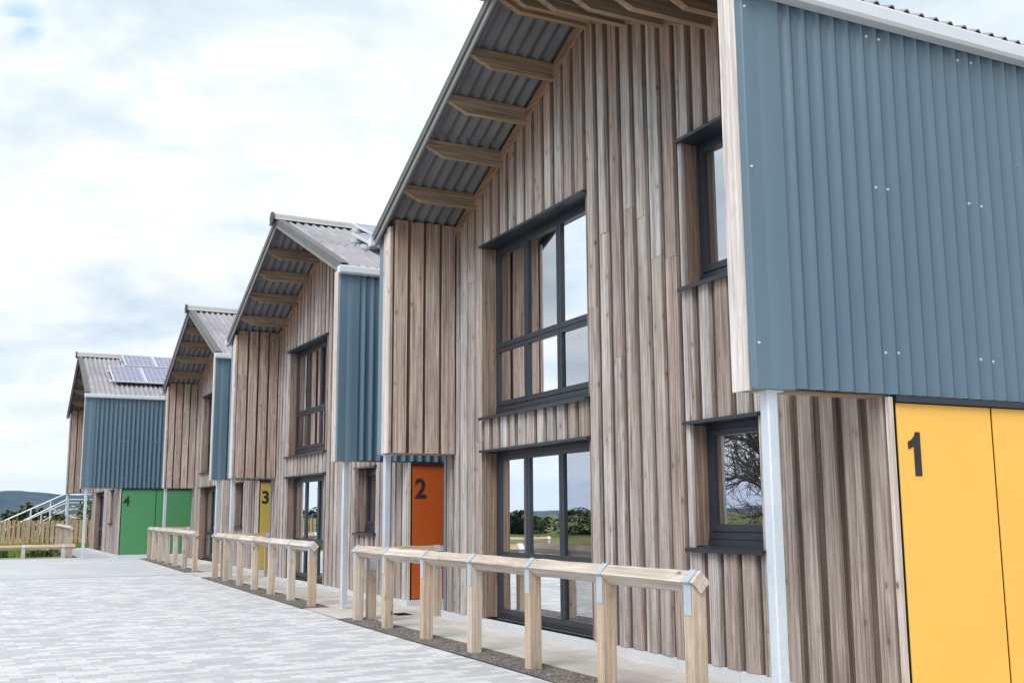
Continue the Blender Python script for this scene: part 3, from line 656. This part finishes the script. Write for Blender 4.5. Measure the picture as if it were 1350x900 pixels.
# hedge and trees across the field (seen in the window panes)
rng = random.Random(77); HX = []
for i in range(26):
    ang = radians(8+i*2.6); R_ = 56+rng.uniform(-5,8)
    if not radians(31) < ang < radians(47): HX.append((-5-R_*cos(ang), -R_*sin(ang)-2))
proto = []
for k in range(3):
    o = empty('hedge_tree', (*HX[k], -.1)); tag(o, 'dark green hedgerow tree across the field', 'tree', 'hedgerow trees across the field')
    b = MB(); b.tube((0,0,0),(0,0,1.6),.18,.1,7); b.build('trunk', M['bark'], o)
    b = MB(); leaf_cloud(b,0,0,.3,3.6,3.6,3.4+k*.7,1500,.3,random.Random(30+k)); b.build('crown', M['leafdark'], o, flip=False); proto.append(o); o.scale = (.7,.7,.34)
for i in range(3, len(HX)):
    s = proto[i%3]; c = s.copy(); C.objects.link(c); c.location = (*HX[i],-.1); c.rotation_euler = (0,0,rng.uniform(0,6)); k = rng.uniform(.24,.42); c.scale = (k*1.9,k*1.9,k)
    for ch in s.children: d = ch.copy(); C.objects.link(d); d.parent = c
# bare tree in the car park (its branches show in the small window)
tr = empty('bare_tree', (-20.5,-16.5,.0)); tag(tr, 'leafless tree with fine twigs beside the car park', 'tree')
def grow(mb, tw, p, d, L, r, depth, rng):
    n = 3; q = p
    for i in range(n):
        d = (d+Vector((rng.gauss(0,.10),rng.gauss(0,.10),rng.gauss(.03,.07)))).normalized(); e = q+d*L/n
        (mb if r > .03 else tw).tube(q, e, r*(1-.25*i/n), r*(1-.25*(i+1)/n), 6 if r > .03 else 4, caps=False); q = e
        if depth > 0 and i >= 0:
            for _ in range(2 if depth < 4 else 1):
                ax = d.orthogonal().normalized(); ax.rotate(Matrix.Rotation(rng.uniform(0,2*pi),3,d)); nd = (d*.75+ax*rng.uniform(.45,.8)).normalized()
                grow(mb, tw, q, nd, L*rng.uniform(.58,.78), r*.55, depth-1, rng)
b = MB(); tw = MB(); grow(b, tw, Vector((0,0,-.1)), Vector((.05,0,1)), 2.6, .17, 5, random.Random(4))
b.build('trunk', M['bark'], tr); tw.build('twigs', M['bark'], tr)
# lawn grass at the left
b = MB(); rng = random.Random(3)
for i in range(16000):
    x = rng.uniform(-45.6,-31.9); y = rng.uniform(-7.0,-1.0)
    if y > -3.7 and x > -41: continue
    p = Vector((x,y,gz(x)-.03)); h = rng.uniform(.08,.2)*(1.35 if rng.random() < .2 else 1); a = rng.uniform(0,2*pi); w = rng.uniform(.012,.025)
    l = Vector((rng.gauss(0,.05),rng.gauss(0,.05),h)); s = Vector((cos(a)*w,sin(a)*w,0))
    b.poly([p-s,p+s,p+l],[(0,1,2)], rng.random())
g = b.build('lawn', M['grass'], None, flip=False); tag(g, 'green lawn strip behind the low knee rail', 'grass', kind='stuff')
GL = 'low plants at the lawn edge'
for k, (x,y,lb) in enumerate(((-32.3,-5.3,'low grey green plant cushion at the left end of the lawn edge'),(-32.2,-4.15,'low leafy plant with pale flowers beside the knee rail post'),(-32.4,-3.75,'small leafy plant next to the timber fence posts'))):
    shrub(x,y,.08,.3,.38,.24,420,.05,M['leaf'],lb,GL,50+k,name='ground_plant',flowers=3,cat='plant')

# ------------------------------------------------------------------ hills
def hills(name, D, a0, a1, base, amp, seed, depth):
    rng = random.Random(seed); ph = [rng.uniform(0,6) for _ in range(9)]
    n = 160; m = 14; V = []
    for j in range(m+1):
        for i in range(n+1):
            a = radians(a0+(a1-a0)*i/n); d = D+depth*j/m
            lo = max(.2,min(1,(math.degrees(a)+22)/20)); prof = lo*base+lo*amp*sum(sin(a*f+ph[k])/(1+.55*k) for k, f in enumerate((2.3,5.1,9.7,17,29,47,71)))
            h = prof*sin(min(1,j/m)*pi*.62)**1.3*(1+.10*sin(a*60+j*1.3+ph[7]))
            V.append((-d*cos(a), d*sin(a), h-2 if j else -6))
    b = MB(); b.poly(V, [(j*(n+1)+i,j*(n+1)+i+1,(j+1)*(n+1)+i+1,(j+1)*(n+1)+i) for j in range(m) for i in range(n)], .5, True)
    o = b.build(name, M['hill']); tag(o, kind='structure')
hills('hills', 1900, -75, 32, 43, 7, 3, 500)
hills('hills', 3000, -80, 35, 56, 13, 8, 700)
# haze
HZ = bpy.data.materials.new('haze_air'); HZ.use_nodes = True; nt = HZ.node_tree; nt.nodes.clear()
o_ = nt.nodes.new('ShaderNodeOutputMaterial'); pv = nt.nodes.new('ShaderNodeVolumePrincipled'); pv.inputs['Color'].default_value = (.26,.50,1,1); pv.inputs['Density'].default_value = .00017; pv.inputs['Anisotropy'].default_value = .2
nt.links.new(pv.outputs[0], o_.inputs['Volume'])
b = MB(); b.box(-4300,4300,-4300,4300,-20,140); hz = b.build('haze', HZ); tag(hz, kind='stuff')

# ------------------------------------------------------------------ camera
cd = bpy.data.cameras.new('camera'); cam = bpy.data.objects.new('camera', cd); C.objects.link(cam); scene.camera = cam
f_, px, py = 1384.7129, 675.9148, 462.5091; yaw, pit, rol = .4593, .1542, -.0061
fw = Vector((-cos(yaw),sin(yaw),0)); rt = Vector((sin(yaw),cos(yaw),0)); up = Vector((0,0,1))
fw, up = fw*cos(pit)+up*sin(pit), up*cos(pit)-fw*sin(pit)
rt, up = rt*cos(rol)+up*sin(rol), up*cos(rol)-rt*sin(rol)
mw = Matrix((rt, up, -fw)).transposed().to_4x4(); mw.translation = (5.4332,-5.6489,1.3811); cam.matrix_world = mw
cd.sensor_width = 36; cd.lens = 36*f_/1350; cd.shift_x = (675-px)/1350; cd.shift_y = (py-450)/1350; cd.clip_start = .05; cd.clip_end = 40000

# ------------------------------------------------------------------ light
SEL, SAZ = radians(48), math.atan2(-.80, .58)        # elevation; azimuth of the sun measured from +X
sd = Vector((cos(SEL)*cos(SAZ), cos(SEL)*sin(SAZ), sin(SEL)))
sl = bpy.data.lights.new('sun','SUN'); sl.energy = 1.5; sl.angle = radians(35); sl.color = (1,.97,.93)
so = bpy.data.objects.new('sun', sl); C.objects.link(so); so.rotation_euler = sd.to_track_quat('Z','Y').to_euler()
w = bpy.data.worlds.new('World'); scene.world = w; w.use_nodes = True; nt = w.node_tree; nt.nodes.clear(); N = nt.nodes.new; Lk = nt.links.new
out = N('ShaderNodeOutputWorld'); bg = N('ShaderNodeBackground'); bg.inputs[1].default_value = .1
sky = N('ShaderNodeTexSky'); sky.sky_type = 'NISHITA'; sky.sun_disc = False; sky.sun_elevation = SEL; sky.sun_rotation = pi/2-SAZ
tc = N('ShaderNodeTexCoord'); sep = N('ShaderNodeSeparateXYZ'); Lk(tc.outputs['Generated'], sep.inputs[0])
def wm(op, a, b_=0.):
    nd = N('ShaderNodeMath'); nd.operation = op
    for i, v in ((0,a),(1,b_)):
        if isinstance(v, (int,float)): nd.inputs[i].default_value = v
        else: Lk(v, nd.inputs[i])
    return nd.outputs[0]
zz = wm('ADD', wm('MAXIMUM', sep.outputs[2], 0.), .22)
cx_ = N('ShaderNodeCombineXYZ'); Lk(wm('DIVIDE', sep.outputs[0], zz), cx_.inputs[0]); Lk(wm('DIVIDE', sep.outputs[1], zz), cx_.inputs[1])
def wn(scale, det, loc, dist=0.):
    mp = N('ShaderNodeMapping'); mp.inputs['Location'].default_value = loc; Lk(cx_.outputs[0], mp.inputs[0])
    n = N('ShaderNodeTexNoise'); n.inputs['Scale'].default_value = scale; n.inputs['Detail'].default_value = det; n.inputs['Roughness'].default_value = .6; n.inputs['Distortion'].default_value = dist; Lk(mp.outputs[0], n.inputs[0]); return n.outputs[0]
def wr(f, stops):
    r = N('ShaderNodeValToRGB'); Lk(f, r.inputs[0]); e = r.color_ramp
    while len(e.elements) < len(stops): e.elements.new(.5)
    for el, (p, c) in zip(e.elements, stops): el.position = p; el.color = (*c,1) if isinstance(c, tuple) else (c,c,c,1)
    return r.outputs[0]
shade = wm('ADD', wm('MULTIPLY', wn(1.3, 8, (3.1,1.7,0), .5), .62), wm('MULTIPLY', wn(4.2, 9, (8.3,4.4,0), .4), .38)); cover = wn(1.7, 6, (7.3,2.2,0), .2)
K = 5.95
_h = fw*f_+rt*(28-px)-up*(30-py); HOLE = tuple(_h.normalized())
def cm(c): return tuple(c)
cl = wr(shade, [(.38,(.57,.66,.73)),(.46,(.69,.765,.815)),(.53,(.84,.87,.89)),(.60,(.92,.925,.93))])
band = wr(wm('ADD', sep.outputs[2], wm('MULTIPLY', wm('SUBTRACT', cover, .5), .06)), [(.0,1.),(.035,.95),(.06,.45),(.17,.0)])
mb_ = N('ShaderNodeMix'); mb_.data_type = 'RGBA'; Lk(band, mb_.inputs[0]); Lk(cl, mb_.inputs[6]); mb_.inputs[7].default_value = (1.25,1.26,1.27,1); cl = mb_.outputs[2]
ml = N('ShaderNodeMix'); ml.data_type = 'RGBA'; ml.blend_type = 'MULTIPLY'; ml.inputs[0].default_value = 1; Lk(cl, ml.inputs[6]); ml.inputs[7].default_value = (K,K,K,1)
vd = N('ShaderNodeVectorMath'); vd.operation = 'DOT_PRODUCT'; Lk(tc.outputs['Generated'], vd.inputs[0]); vd.inputs[1].default_value = HOLE
hole = wm('MULTIPLY', wm('MULTIPLY', wr(wm('MULTIPLY', wm('SUBTRACT', 1., vd.outputs['Value']), 4200.), [(.1,1.),(1.,0.)]), wr(wn(10., 7, (1.2,5.1,0), .8), [(.40,0.),(.56,1.)])), .85)
hm = N('ShaderNodeMix'); hm.data_type = 'RGBA'; Lk(hole, hm.inputs[0]); Lk(ml.outputs[2], hm.inputs[6]); hm.inputs[7].default_value = (.40*K,.62*K,.80*K,1); ml = hm
mx = N('ShaderNodeMix'); mx.data_type = 'RGBA'; Lk(wr(cover, [(.27,0.),(.37,1.)]), mx.inputs[0]); Lk(sky.outputs[0], mx.inputs[6]); Lk(ml.outputs[2], mx.inputs[7])
Lk(mx.outputs[2], bg.inputs[0]); Lk(bg.outputs[0], out.inputs[0])

scene.view_settings.view_transform = 'Standard'; scene.view_settings.look = 'None'; scene.view_settings.exposure = 1.08; scene.view_settings.gamma = 1.0
scene.cycles.max_bounces = 8; scene.cycles.transparent_max_bounces = 16; scene.cycles.use_denoising = True
